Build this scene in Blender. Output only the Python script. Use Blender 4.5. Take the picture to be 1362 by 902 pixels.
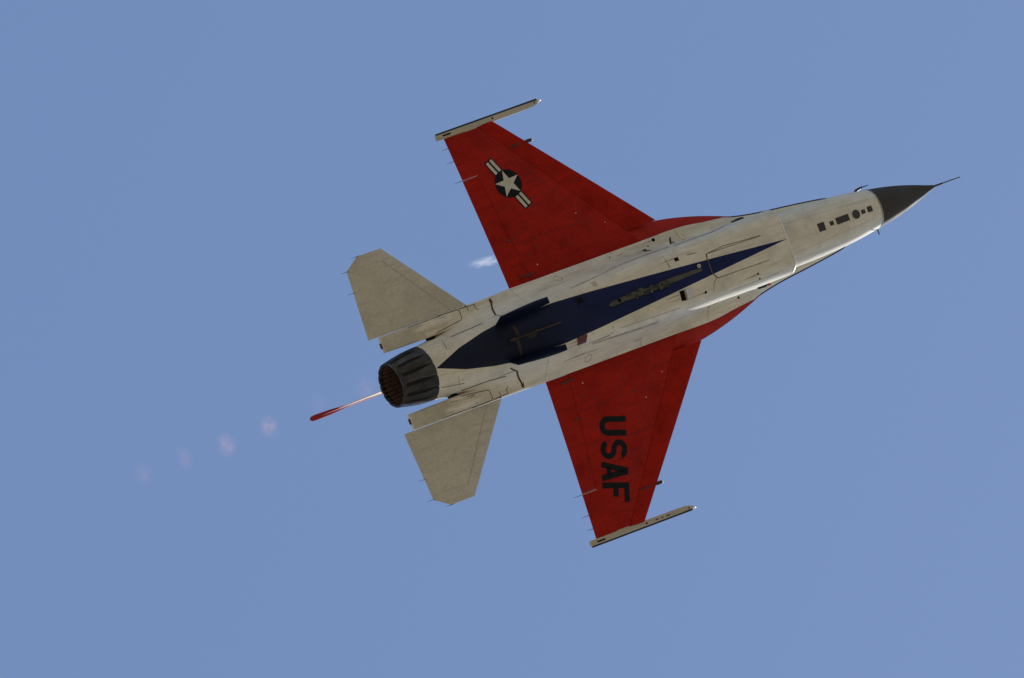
import bpy, bmesh, math, random
import numpy as np
from mathutils import Vector, Matrix, Euler
from mathutils.bvhtree import BVHTree
random.seed(7)
for o in list(bpy.data.objects):
    bpy.data.objects.remove(o)
SC = bpy.context.scene
COL = SC.collection
R = math.radians

# ------------------------------------------------------------------ camera
ELEV = 85.0                                   # the jet passes almost overhead: the lens looks up 85 degrees
cam_d = bpy.data.cameras.new('camera')
cam = bpy.data.objects.new('camera', cam_d)
COL.objects.link(cam)
cam.location = (0, 0, 1.7)
cam.rotation_euler = (R(90 + ELEV), 0, 0)
cam_d.sensor_width = 36.0
cam_d.lens = 492.4
cam_d.clip_start = 0.5
cam_d.clip_end = 200000
SC.camera = cam

# ------------------------------------------------------------------ sky and sun
SUN_EL, SUN_AZ = 58.3, 57.1                   # azimuth clockwise from the viewing direction (+Y)
w = bpy.data.worlds.new('World')
SC.world = w
w.use_nodes = True
nt = w.node_tree
nt.nodes.clear()
sky = nt.nodes.new('ShaderNodeTexSky')
sky.sky_type = 'NISHITA'
sky.sun_disc = False
sky.sun_elevation = R(SUN_EL)
sky.sun_rotation = R(SUN_AZ)
sky.altitude = 200
sky.air_density = 1.0
sky.dust_density = 0.4
sky.ozone_density = 2.5
bg = nt.nodes.new('ShaderNodeBackground')
bg.inputs['Strength'].default_value = 0.107
wo = nt.nodes.new('ShaderNodeOutputWorld')
tint = nt.nodes.new('ShaderNodeMix')           # slight cast of the air that day, the same over the whole sky
tint.data_type = 'RGBA'
tint.blend_type = 'MULTIPLY'
tint.inputs[0].default_value = 1.0
tint.inputs[7].default_value = (0.96, 0.985, 1.0, 1)
nt.links.new(sky.outputs[0], tint.inputs[6])
nt.links.new(tint.outputs[2], bg.inputs[0])
nt.links.new(bg.outputs[0], wo.inputs[0])
sun_d = bpy.data.lights.new('sun', 'SUN')
sun_d.energy = 4.3
sun_d.angle = R(0.53)
sun_d.color = (1.0, 0.94, 0.84)
sun = bpy.data.objects.new('sun', sun_d)
COL.objects.link(sun)
sdir = Vector((math.sin(R(SUN_AZ)) * math.cos(R(SUN_EL)), math.cos(R(SUN_AZ)) * math.cos(R(SUN_EL)), math.sin(R(SUN_EL))))
sun.rotation_euler = sdir.to_track_quat('Z', 'Y').to_euler()
sun.location = (0, 0, 400)
SC.view_settings.view_transform = 'Standard'
SC.view_settings.look = 'None'
SC.view_settings.exposure = 0.5
SC.view_settings.gamma = 1.0

# ------------------------------------------------------------------ materials
def new_mat(name):
    m = bpy.data.materials.new(name)
    m.use_nodes = True
    n = m.node_tree
    p = n.nodes['Principled BSDF']
    return m, n, p

def nd(n, t, **kw):
    x = n.nodes.new(t)
    for k, v in kw.items():
        setattr(x, k, v)
    return x

def math_n(n, op, a, b=None):
    x = nd(n, 'ShaderNodeMath', operation=op)
    for i, v in enumerate((a, b)):
        if v is None:
            continue
        if isinstance(v, (int, float)):
            x.inputs[i].default_value = v
        else:
            n.links.new(v, x.inputs[i])
    return x.outputs[0]

def mix_c(n, f, a, b):
    x = nd(n, 'ShaderNodeMix', data_type='RGBA')
    for s, v in ((x.inputs[0], f), (x.inputs[6], a), (x.inputs[7], b)):
        if isinstance(v, (int, float)):
            s.default_value = v
        elif isinstance(v, tuple):
            s.default_value = (*v, 1)
        else:
            n.links.new(v, s)
    return x.outputs[2]

def noise(n, vec, scale, detail=4, rough=0.55, stretch=None):
    if stretch:
        mp = nd(n, 'ShaderNodeMapping')
        mp.inputs['Scale'].default_value = stretch
        n.links.new(vec, mp.inputs[0])
        vec = mp.outputs[0]
    t = nd(n, 'ShaderNodeTexNoise')
    t.inputs['Scale'].default_value = scale
    t.inputs['Detail'].default_value = detail
    t.inputs['Roughness'].default_value = rough
    n.links.new(vec, t.inputs['Vector'])
    return t.outputs[0]

def ramp(n, f, lo, hi):
    x = nd(n, 'ShaderNodeMapRange')
    x.inputs[1].default_value = lo
    x.inputs[2].default_value = hi
    n.links.new(f, x.inputs[0])
    return x.outputs[0]

def paint(name, base, dirt=(0.12, 0.10, 0.07), amount=0.35, rough=0.55, layers=None, streak=1.0, spec=0.22, mott=0.10):
    """sprayed metal: base coat, optional painted areas, streaks along the airflow, blotches and fine bumps"""
    m, n, p = new_mat(name)
    tc = nd(n, 'ShaderNodeTexCoord')
    ob = tc.outputs['Object']
    col = base
    if layers:
        sx = nd(n, 'ShaderNodeSeparateXYZ')
        n.links.new(ob, sx.inputs[0])
        ay = math_n(n, 'ABSOLUTE', sx.outputs[1])
        for segs, c in layers:
            cur = None
            for a, b in segs:                    # |y| < a + b*x for every segment
                v = math_n(n, 'SUBTRACT', math_n(n, 'ADD', math_n(n, 'MULTIPLY', sx.outputs[0], b), a), ay)
                cur = v if cur is None else math_n(n, 'MINIMUM', cur, v)
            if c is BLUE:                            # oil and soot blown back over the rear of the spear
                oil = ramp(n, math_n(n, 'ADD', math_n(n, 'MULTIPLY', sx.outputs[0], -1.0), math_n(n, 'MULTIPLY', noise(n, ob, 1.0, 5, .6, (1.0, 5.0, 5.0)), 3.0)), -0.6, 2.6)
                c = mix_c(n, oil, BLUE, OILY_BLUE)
            col = mix_c(n, math_n(n, 'GREATER_THAN', cur, 0.0), col, c)
    st = ramp(n, noise(n, ob, 1.0, 6, 0.62, (0.9, 9.0, 9.0)), 0.45, 0.80)
    bl = ramp(n, noise(n, ob, 1.6, 5, 0.6), 0.42, 0.78)
    gr = noise(n, ob, 16.0, 4, 0.7)
    grime = math_n(n, 'MULTIPLY', math_n(n, 'MAXIMUM', math_n(n, 'MULTIPLY', st, streak), bl), amount)
    dm = nd(n, 'ShaderNodeMix', data_type='RGBA', blend_type='MULTIPLY')     # dirt darkens whatever paint lies under it
    dm.inputs[7].default_value = (*[min(1.0, d_ / max(b_, 1e-4)) for d_, b_ in zip(dirt, base)], 1)
    n.links.new(grime, dm.inputs[0])
    if isinstance(col, tuple):
        dm.inputs[6].default_value = (*col, 1)
    else:
        n.links.new(col, dm.inputs[6])
    c1 = dm.outputs[2]
    mul = nd(n, 'ShaderNodeMix', data_type='RGBA', blend_type='MULTIPLY')
    mul.inputs[0].default_value = 1.0
    n.links.new(c1, mul.inputs[6])
    g2 = nd(n, 'ShaderNodeMapRange')
    g2.inputs[1].default_value = 0.25
    g2.inputs[2].default_value = 0.75
    g2.inputs[3].default_value = 1.0 - mott
    g2.inputs[4].default_value = 1.0 + mott * 0.4
    n.links.new(gr, g2.inputs[0])
    cc = nd(n, 'ShaderNodeCombineColor')
    for i in range(3):
        n.links.new(g2.outputs[0], cc.inputs[i])
    n.links.new(cc.outputs[0], mul.inputs[7])
    n.links.new(mul.outputs[2], p.inputs['Base Color'])
    rr = nd(n, 'ShaderNodeMapRange')
    rr.inputs[3].default_value = rough - 0.06
    rr.inputs[4].default_value = rough + 0.18
    n.links.new(bl, rr.inputs[0])
    n.links.new(rr.outputs[0], p.inputs['Roughness'])
    p.inputs['Specular IOR Level'].default_value = spec
    bp = nd(n, 'ShaderNodeBump')
    bp.inputs['Strength'].default_value = 0.12
    bp.inputs['Distance'].default_value = 0.02
    n.links.new(noise(n, ob, 3.0, 3, 0.5, (1, 1.6, 1.6)), bp.inputs['Height'])
    n.links.new(bp.outputs[0], p.inputs['Normal'])
    return m

def plain(name, col, rough=0.5, metal=0.0, var=0.25, scale=12.0, spec=0.5):
    m, n, p = new_mat(name)
    tc = nd(n, 'ShaderNodeTexCoord')
    f = ramp(n, noise(n, tc.outputs['Object'], scale, 4, 0.6), 0.3, 0.75)
    n.links.new(mix_c(n, f, tuple(c * (1 - var) for c in col), tuple(c * (1 + var * 0.5) for c in col)), p.inputs['Base Color'])
    p.inputs['Roughness'].default_value = rough
    p.inputs['Metallic'].default_value = metal
    p.inputs['Specular IOR Level'].default_value = spec
    return m

# half-width of the blue spear painted under the belly, as |y| < a + b*x pieces
SPEAR = [(0.0, 5.93), (0.238, 3.0), (0.402, 0.94), (0.452, 0.14), (0.44, -1.2), (0.385, -1.6), (0.24, -2.25), (0.0, -2.91)]
def spear_segments():
    out = []
    for (w0, x0), (w1, x1) in zip(SPEAR, SPEAR[1:]):
        b = (w1 - w0) / (x1 - x0)
        out.append((w0 - b * x0, b))
    return out
WHITE = (0.77, 0.72, 0.605)
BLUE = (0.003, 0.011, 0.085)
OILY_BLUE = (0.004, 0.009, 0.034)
RED = (0.42, 0.010, 0.002)
M = {}
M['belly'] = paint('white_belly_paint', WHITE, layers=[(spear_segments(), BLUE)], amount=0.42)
M['white'] = paint('white_paint', WHITE, amount=0.35)
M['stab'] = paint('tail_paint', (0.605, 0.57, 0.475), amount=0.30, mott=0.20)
M['red'] = paint('red_paint', RED, dirt=(0.12, 0.0035, 0.001), amount=0.6, rough=0.6, mott=0.26, spec=.14)
M['red_top'] = paint('red_upper_paint', (0.33, 0.02, 0.02), amount=0.2)
M['strake_edge'] = paint('dark_strake_edge', (0.035, 0.010, 0.022), amount=0.2)  # front strake rims, darker than the red behind them
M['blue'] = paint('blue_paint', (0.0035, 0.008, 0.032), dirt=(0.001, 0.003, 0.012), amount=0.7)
M['radome'] = paint('radome_paint', (0.066, 0.062, 0.057), dirt=(0.05, 0.045, 0.04), amount=0.4, rough=0.7, spec=.08)
M['black'] = plain('black_paint', (0.012, 0.012, 0.013), 0.55)
M['decal_black'] = plain('insignia_black', (0.007, 0.008, 0.010), 0.6, spec=.15)
M['decal_white'] = plain('insignia_white', (0.55, 0.53, 0.44), 0.5, var=0.12)
M['dark_hole'] = plain('dark_opening', (0.008, 0.007, 0.006), 0.9, spec=0.1)
M['antenna'] = plain('antenna_grey', (0.032, 0.030, 0.026), 0.6)
M['seam'] = plain('seam_brown', (0.10, 0.085, 0.065), 0.8, var=0.5, scale=5.0)  # mottled dark brown, used for the rail stencil marks
M['seam_dark'] = plain('oxide_red_seam', (0.075, 0.015, 0.012), 0.7)
M['petal'] = plain('nozzle_petal_metal', (0.075, 0.076, 0.080), 0.42, 0.6, 0.6, 5.0)
M['petal_seal'] = plain('nozzle_seal_metal', (0.006, 0.006, 0.006), 0.7, 0.3)
M['petal_in'] = plain('scorched_inner_petal', (0.125, 0.062, 0.046), 0.8, 0.0, 0.7, 9.0)
M['burnt'] = plain('burnt_duct', (0.05, 0.027, 0.02), 0.9)
M['primer'] = plain('worn_green_primer', (0.075, 0.075, 0.052), 0.65, var=0.5, scale=9.0)
M['petal_dark'] = plain('darker_nozzle_petal_metal', (0.040, 0.040, 0.043), 0.5, 0.6, 0.6, 6.0)
M['petal_brown'] = plain('browned_nozzle_petal_metal', (0.060, 0.054, 0.050), 0.5, 0.6, 0.6, 6.0)
M['metal'] = plain('bare_metal', (0.35, 0.33, 0.30), 0.4, 0.7)
M['bronze'] = plain('bronze_hook_metal', (0.045, 0.024, 0.020), 0.6, 0.3)
M['pale'] = plain('pale_edge_tape', (0.60, 0.48, 0.42), 0.5, var=0.15)
M['lamp_red'] = plain('red_lens', (0.55, 0.05, 0.02), 0.2)
M['rod'] = plain('discharger_black', (0.02, 0.02, 0.035), 0.6)

def glass_mat():
    m, n, p = new_mat('smoked_canopy_glass')
    p.inputs['Base Color'].default_value = (0.25, 0.22, 0.15, 1)
    p.inputs['Roughness'].default_value = 0.03
    p.inputs['Transmission Weight'].default_value = 0.8
    p.inputs['IOR'].default_value = 1.2
    return m
M['glass'] = glass_mat()

# ------------------------------------------------------------------ mesh helpers
def link(name, me, mat, parent=None, smooth=True, angle=38):
    me.validate()
    me.update()
    if smooth:
        me.polygons.foreach_set('use_smooth', [True] * len(me.polygons))
        me.set_sharp_from_angle(angle=R(angle))
    o = bpy.data.objects.new(name, me)
    COL.objects.link(o)
    if mat:
        me.materials.append(mat)
    if parent:
        o.parent = parent
    return o

def mesh(name, vs, fs, mat, parent=None, smooth=True, angle=38, fixn=True):
    me = bpy.data.meshes.new(name)
    me.from_pydata([tuple(v) for v in vs], [], [tuple(f) for f in fs])
    if fixn:
        bm = bmesh.new()
        bm.from_mesh(me)
        bmesh.ops.recalc_face_normals(bm, faces=bm.faces)
        bm.to_mesh(me)
        bm.free()
    return link(name, me, mat, parent, smooth, angle)

def grid_rings(rings, closed=True, cap0=True, cap1=True):
    vs, fs = [], []
    n = len(rings[0])
    for r in rings:
        vs += [tuple(p) for p in r]
    m = n if closed else n - 1
    for i in range(len(rings) - 1):
        for j in range(m):
            k = (j + 1) % n
            fs.append((i * n + j, i * n + k, (i + 1) * n + k, (i + 1) * n + j))
    if cap0:
        fs.append(tuple(range(n)))
    if cap1:
        fs.append(tuple(range((len(rings) - 1) * n, len(rings) * n)))
    return vs, fs

def merge(parts):
    vs, fs = [], []
    for v, f in parts:
        k = len(vs)
        vs += list(v)
        fs += [tuple(i + k for i in g) for g in f]
    return vs, fs

def catmull(pts, sub):
    P = np.array(pts, float)
    out = []
    for i in range(len(P) - 1):
        p0 = P[max(i - 1, 0)] if i > 0 else 2 * P[0] - P[1]
        p1, p2 = P[i], P[i + 1]
        p3 = P[i + 2] if i + 2 < len(P) else 2 * P[-1] - P[-2]
        for s in range(sub):
            t = s / sub
            out.append(0.5 * (2 * p1 + (p2 - p0) * t + (2 * p0 - 5 * p1 + 4 * p2 - p3) * t * t + (3 * p1 - p0 - 3 * p2 + p3) * t ** 3))
    out.append(P[-1])
    return np.array(out)

def along_x(keys, xs):
    """keys: list of (x, array); Hermite interpolation over x"""
    kx = np.array([k[0] for k in keys], float)
    kv = np.array([k[1] for k in keys], float)
    if kx[0] > kx[-1]:
        kx, kv = kx[::-1], kv[::-1]
    tan = np.zeros_like(kv)
    for i in range(len(kx)):
        a, b = max(i - 1, 0), min(i + 1, len(kx) - 1)
        tan[i] = (kv[b] - kv[a]) / (kx[b] - kx[a])
    out = []
    for x in xs:
        i = int(np.clip(np.searchsorted(kx, x) - 1, 0, len(kx) - 2))
        h = kx[i + 1] - kx[i]
        t = (x - kx[i]) / h
        out.append((2 * t**3 - 3 * t**2 + 1) * kv[i] + (t**3 - 2 * t**2 + t) * h * tan[i] + (-2 * t**3 + 3 * t**2) * kv[i + 1] + (t**3 - t**2) * h * tan[i + 1])
    return out

def tube(p0, p1, r0, r1, n=10, cap=True):
    a, b = Vector(p0), Vector(p1)
    d = (b - a).normalized()
    u = d.orthogonal().normalized()
    v = d.cross(u)
    rings = []
    for c, r in ((a, r0), (b, r1)):
        rings.append([c + u * math.cos(2 * math.pi * k / n) * r + v * math.sin(2 * math.pi * k / n) * r for k in range(n)])
    return grid_rings(rings, True, cap, cap)

def polytube(pts, radii, n=12):
    rings = []
    pts = [Vector(p) for p in pts]
    for i, p in enumerate(pts):
        d = (pts[min(i + 1, len(pts) - 1)] - pts[max(i - 1, 0)]).normalized()
        u = Vector((0, 0, 1)).cross(d)
        if u.length < 1e-3:
            u = Vector((0, 1, 0))
        u.normalize()
        v = d.cross(u)
        rings.append([p + (u * math.cos(2 * math.pi * k / n) + v * math.sin(2 * math.pi * k / n)) * radii[i] for k in range(n)])
    return grid_rings(rings)

def box(x0, x1, y0, y1, z0, z1):
    vs = [(x, y, z) for x in (x0, x1) for y in (y0, y1) for z in (z0, z1)]
    return vs, [(0, 1, 3, 2), (4, 6, 7, 5), (0, 4, 5, 1), (2, 3, 7, 6), (0, 2, 6, 4), (1, 5, 7, 3)]

SURF = {}
def bvh_of(objs):
    vs, fs = [], []
    for o in objs:
        k = len(vs)
        vs += [v.co.copy() for v in o.data.vertices]
        fs += [tuple(i + k for i in p.vertices) for p in o.data.polygons]
    return BVHTree.FromPolygons(vs, fs)

def drape(name, polys, mat, parent, tree, off=0.005, thick=0.004, step=0.06, smooth=True):
    """lay flat outlines (x, y) on the underside found by looking straight up, as thin raised plates"""
    bm = bmesh.new()
    for poly in polys:
        vv = [bm.verts.new((x, y, 0)) for x, y in poly]
        bm.faces.new(vv)
    xs = [v.co.x for v in bm.verts]
    ys = [v.co.y for v in bm.verts]
    bmesh.ops.triangulate(bm, faces=[f for f in bm.faces if len(f.verts) > 4])
    def cut(lo, hi, ax):
        k = int((hi - lo) / step)
        for i in range(1, k + 1):
            c = [0, 0, 0]
            c[ax] = lo + (hi - lo) * i / (k + 1)
            nn = [0, 0, 0]
            nn[ax] = 1
            bmesh.ops.bisect_plane(bm, geom=bm.verts[:] + bm.edges[:] + bm.faces[:], plane_co=c, plane_no=nn)
    cut(min(xs), max(xs), 0)
    cut(min(ys), max(ys), 1)
    nrm = {}
    for v in bm.verts:
        hit = tree.ray_cast(Vector((v.co.x, v.co.y, -6)), Vector((0, 0, 1)))
        if hit[0] is None:
            near = tree.find_nearest(Vector((v.co.x, v.co.y, -0.5)))
            p, nn = near[0], near[1]
        else:
            p, nn = hit[0], hit[1]
        if nn.z > 0:
            nn = -nn
        nrm[v] = nn.copy()
        v.co = p + nn * off
    if thick:
        top = bm.faces[:]
        r = bmesh.ops.extrude_face_region(bm, geom=top, use_keep_orig=True)
        for e in r['geom']:
            if isinstance(e, bmesh.types.BMVert):
                near = tree.find_nearest(e.co)
                nn = near[1] if near[1].z < 0 else -near[1]
                e.co -= nn * (off + thick)
    bmesh.ops.recalc_face_normals(bm, faces=bm.faces)
    me = bpy.data.meshes.new(name)
    bm.to_mesh(me)
    bm.free()
    return link(name, me, mat, parent, smooth, 30)

def strip(pts, w):
    """a polyline as a row of quads, for seams"""
    out = []
    for (x0, y0), (x1, y1) in zip(pts, pts[1:]):
        d = Vector((x1 - x0, y1 - y0))
        n_ = Vector((-d.y, d.x)).normalized() * w / 2
        e = d.normalized() * w * 0.2
        out.append([(x0 + n_.x - e.x, y0 + n_.y - e.y), (x0 - n_.x - e.x, y0 - n_.y - e.y), (x1 - n_.x + e.x, y1 - n_.y + e.y), (x1 + n_.x + e.x, y1 + n_.y + e.y)])
    return out

def disc(x, y, r, n=20, sx=1.0):
    return [(x + r * sx * math.cos(2 * math.pi * k / n), y + r * math.sin(2 * math.pi * k / n)) for k in range(n)]

def rect(x0, x1, y0, y1):
    return [(x0, y0), (x1, y0), (x1, y1), (x0, y1)]

# ------------------------------------------------------------------ ground
def build_ground():
    vs = [(0, 0, 0)]
    fs = []
    n = 64
    radii = [50, 300, 1500, 6000, 20000, 60000]
    for r in radii:
        vs += [(r * math.cos(2 * math.pi * k / n), r * math.sin(2 * math.pi * k / n), 0) for k in range(n)]
    for k in range(n):
        fs.append((0, 1 + k, 1 + (k + 1) % n))
    for i in range(len(radii) - 1):
        for k in range(n):
            a = 1 + i * n
            b = 1 + (i + 1) * n
            fs.append((a + k, b + k, b + (k + 1) % n, a + (k + 1) % n))
    m, nn, p = new_mat('dry_grass_airfield')
    tc = nd(nn, 'ShaderNodeTexCoord')
    f = ramp(nn, noise(nn, tc.outputs['Object'], 0.02, 8, 0.6), 0.35, 0.7)
    nn.links.new(mix_c(nn, f, (0.125, 0.104, 0.072), (0.185, 0.156, 0.110)), p.inputs['Base Color'])
    p.inputs['Roughness'].default_value = 0.95
    o = mesh('ground', vs, fs, m, smooth=False)
    o['kind'] = 'structure'
build_ground()

# ------------------------------------------------------------------ the jet
jet = bpy.data.objects.new('fighter_jet', None)
COL.objects.link(jet)
jet.empty_display_size = 2
jet['label'] = 'red, white and blue fighter jet banking overhead with its belly towards the camera'
jet['category'] = 'fighter jet'
# attitude: nose to the right and slightly up in the picture, climbing away 29 degrees, rolled so that the belly shows
th, ph, ps = R(29), R(1.5), R(20.15)
a_ = Vector((math.cos(ps), math.sin(ps), 0))
n_ = Vector((math.sin(ps), -math.cos(ps), 0))
F_ = Vector((0, 0, -1))
Xa = a_ * math.cos(th) + F_ * math.sin(th)
Z0 = F_ * math.cos(th) - a_ * math.sin(th)
Za = Z0 * math.cos(ph) + n_ * math.sin(ph)
Ya = Za.cross(Xa)
rot = Matrix((Xa, Ya, Za)).transposed()
look = Euler((R(90 + ELEV), 0, 0)).to_matrix()
pos = look @ Vector((0.50980, 0.13603, -300.0)) + Vector((0, 0, 1.7))
jet.matrix_world = Matrix.Translation(pos) @ (look @ rot).to_4x4()

# ---- forward and upper fuselage
def sup_ring(x, hw, zt, zb, n=2.15, N=56, zs=None):
    zc = (zt + zb) / 2 if zs is None else zs
    out = []
    for k in range(N):
        t = 2 * math.pi * k / N
        c, s = math.cos(t), math.sin(t)
        y = hw * math.copysign(abs(c) ** (2 / n), c)
        h = (zt - zc) if s > 0 else (zc - zb)
        out.append((x, y, zc + h * math.copysign(abs(s) ** (2 / n), s)))
    return out
# x: half width, top, bottom, side height, squareness
fus = [(8.81, (.448, .33, -.55, -.10, 2.05)), (8.3, (.52, .41, -.60, -.09, 2.1)), (7.85, (.562, .48, -.63, -.08, 2.15)), (7.2, (.60, .56, -.645, -.05, 2.2)),
       (6.4, (.62, .62, -.65, -.04, 2.25)), (5.5, (.64, .66, -.63, -.03, 2.3)), (4.5, (.72, .72, -.50, -.02, 2.2)), (3.2, (.84, .74, -.35, 0, 2.1)),
       (1.5, (.90, .72, -.28, 0, 2.0)), (0.0, (.86, .67, -.28, 0, 2.0)), (-1.4, (.74, .62, -.40, 0, 2.0)), (-2.3, (.62, .59, -.52, 0, 2.0)), (-2.92, (.575, .575, -.575, 0, 2.0))]
xs = np.linspace(8.81, -2.92, 118)
rings = [sup_ring(x, *v[:3], n=v[4], zs=v[3]) for x, v in zip(xs, along_x(fus, xs))]
fuselage = mesh('fuselage', *grid_rings(rings), M['white'], jet)

rad = [(8.81, .448, .33, -.55), (9.27, .372, .255, -.48), (9.69, .278, .165, -.385), (10.06, .172, .06, -.275), (10.33, .085, -.025, -.185), (10.5, .036, -.07, -.135), (10.56, .016, -.09, -.115)]
rk = [(r[0], r[1:]) for r in rad]
rx = [8.813 + (10.56 - 8.813) * (k / 30) for k in range(31)]
rings = [sup_ring(x, v[0], v[1], v[2], n=2.03, zs=-.10) for x, v in zip(rx, along_x(rk, rx))]
radome = mesh('radome', *grid_rings(rings), M['radome'], jet)
rb = [sup_ring(x, .452, .334, -.554, n=2.05, zs=-.10) for x in (8.80, 8.835)]
mesh('radome_joint_ring', *grid_rings(rb), M['metal'], jet)
v, f = polytube([(10.54, 0, -.10), (10.75, 0, -.10), (10.76, 0, -.10), (11.22, 0, -.10)], [.024, .020, .014, .010])
mesh('pitot_probe', v, f, M['radome'], jet)

# ---- belly, intake trunk and under-strake surface
half = [
 (5.92, [(0, -1.25), (.35, -1.25), (.58, -1.185), (.71, -1.0), (.742, -.78), (.68, -.60), (.62, -.50), (.56, -.40)]),
 (5.55, [(0, -1.265), (.35, -1.262), (.58, -1.195), (.71, -1.01), (.745, -.74), (.74, -.45), (.745, -.20), (.82, -.07)]),
 (5.0, [(0, -1.285), (.35, -1.28), (.58, -1.21), (.71, -1.03), (.745, -.74), (.748, -.42), (.765, -.15), (.95, -.085)]),
 (4.2, [(0, -1.295), (.35, -1.285), (.58, -1.21), (.70, -1.03), (.742, -.74), (.750, -.41), (.785, -.165), (1.066, -.10)]),
 (3.0, [(0, -1.27), (.35, -1.255), (.57, -1.17), (.70, -.98), (.765, -.71), (.80, -.44), (.865, -.21), (1.068, -.12)]),
 (1.5, [(0, -1.16), (.34, -1.14), (.56, -1.05), (.69, -.87), (.785, -.65), (.87, -.45), (.96, -.28), (1.07, -.14)]),
 (0.3, [(0, -1.02), (.31, -1.0), (.52, -.91), (.65, -.75), (.755, -.57), (.85, -.41), (.95, -.27), (1.07, -.15)]),
 (-0.8, [(0, -.875), (.28, -.845), (.47, -.75), (.60, -.61), (.70, -.46), (.80, -.33), (.93, -.23), (1.06, -.16)]),
 (-1.6, [(0, -.775), (.26, -.735), (.44, -.635), (.555, -.50), (.64, -.38), (.73, -.27), (.83, -.18), (.93, -.11)]),
 (-2.3, [(0, -.675), (.235, -.63), (.41, -.52), (.525, -.385), (.595, -.25), (.64, -.14), (.67, -.04), (.69, .02)]),
 (-2.93, [(0, -.60), (.225, -.556), (.405, -.443), (.52, -.30), (.578, -.16), (.60, -.02), (.595, .08), (.58, .15)])]
hk = [(x, np.array(p).ravel()) for x, p in half]
xs = np.concatenate([np.linspace(5.92, 5.0, 16)[:-1], np.linspace(5.0, -2.93, 96)])
rings = []
for x, vv in zip(xs, along_x(hk, xs)):
    P = vv.reshape(-1, 2)
    P = np.vstack([[-P[1, 0], P[1, 1]], P])
    C = catmull(P, 6)[6:]
    right = [(x, y, z) for y, z in C]
    left = [(x, -y, z) for y, z in C[1:]][::-1]
    rings.append(left + right)
vs, fs = grid_rings(rings, False, False, False)
n0 = len(rings[0])
# close over the top inside the upper body so that it is a solid skin
belly = mesh('lower_fuselage', vs, fs, M['belly'], jet)
# intake mouth: rolled lip, splitter and duct
def mouth(x, inset):
    P = np.array([(0, -1.25 + inset), (.35 - inset * .4, -1.25 + inset), (.58 - inset * .8, -1.185 + inset * .8), (.71 - inset, -1.0 + inset * .3), (.742 - inset, -.80), (.735 - inset, -.72 - inset * .5)])
    P = np.vstack([[-P[1, 0], P[1, 1]], P])
    C = catmull(P, 6)[6:]
    return [(x, -y, z) for y, z in C[1:]][::-1] + [(x, y, z) for y, z in C]
lip = [mouth(5.90, -.004), mouth(5.935, 0.0), mouth(5.95, .012), mouth(5.935, .028), mouth(5.86, .036)]
mesh('intake_lip', *grid_rings(lip, True, False, False), M['white'], jet, angle=60)
duct = [mouth(5.90, .037), mouth(5.2, .06), mouth(4.4, .10)]
mesh('intake_duct', *grid_rings(duct, True, False, True), M['dark_hole'], jet)
sv, sf = grid_rings([[(6.22, y, z) for y, z in ((-.5, -.70), (.5, -.70), (.5, -.71), (-.5, -.71))], [(5.9, y, z) for y, z in ((-.70, -.69), (.70, -.69), (.70, -.735), (-.70, -.735))], [(5.4, y, z) for y, z in ((-.70, -.66), (.70, -.66), (.70, -.74), (-.70, -.74))]])
mesh('intake_splitter', sv, sf, M['white'], jet)

# ---- strakes (leading edge extensions)
edge = [(8.02, .565), (7.88, .60), (7.62, .638), (7.0, .715), (6.4, .78), (6.0, .835), (5.55, .92), (5.25, 1.02), (4.72, 1.18), (4.14, 1.315), (3.67, 1.388), (3.4, 1.392), (2.9, 1.392)]
for sgn in (1, -1):
    ek = [(x, np.array([y])) for x, y in edge]
    ex = np.linspace(8.02, 2.9, 68)
    ev = [float(q[0]) for q in along_x(ek, ex)]
    up, lo, lo_in = [], [], []
    low_v, low_f = [], []
    rr = []
    for x, y in zip(ex, ev):
        y_in = min(0.5, y - .05)
        zt = .10 * min(1.0, max(0.0, (x - 3.5) / 2.6))
        k = min(1.0, (8.05 - x) / 1.2)
        mid = y_in + (y - y_in) * .5
        rr.append([(x, sgn * y_in, zt - .05 - .05 * k), (x, sgn * mid, zt - .03 - .06 * k), (x, sgn * (y - .03), zt - .018), (x, sgn * y, zt), (x, sgn * (y - .03), zt + .018), (x, sgn * mid, zt + .02 + .05 * k), (x, sgn * y_in, zt + .03 + .06 * k)])
    n = 7
    vs, fs = grid_rings(rr, False, False, False)
    wm = paint('strake_under_paint', RED if False else RED, amount=.3, mott=.14,
               layers=[([(1.066, 0.0), (1.066 + 4.15 * .0995, -.0995), (2.1, 0.0)], WHITE)]) if sgn == 1 else M['strake']
    M['strake'] = wm
    so = mesh('wing_strake', vs, fs, wm, jet, angle=50)
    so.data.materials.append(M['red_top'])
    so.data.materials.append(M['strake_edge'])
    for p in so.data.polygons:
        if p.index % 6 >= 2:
            p.material_index = 2 if p.center.x > 5.6 and p.index % 6 in (2, 3) else 1

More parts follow.
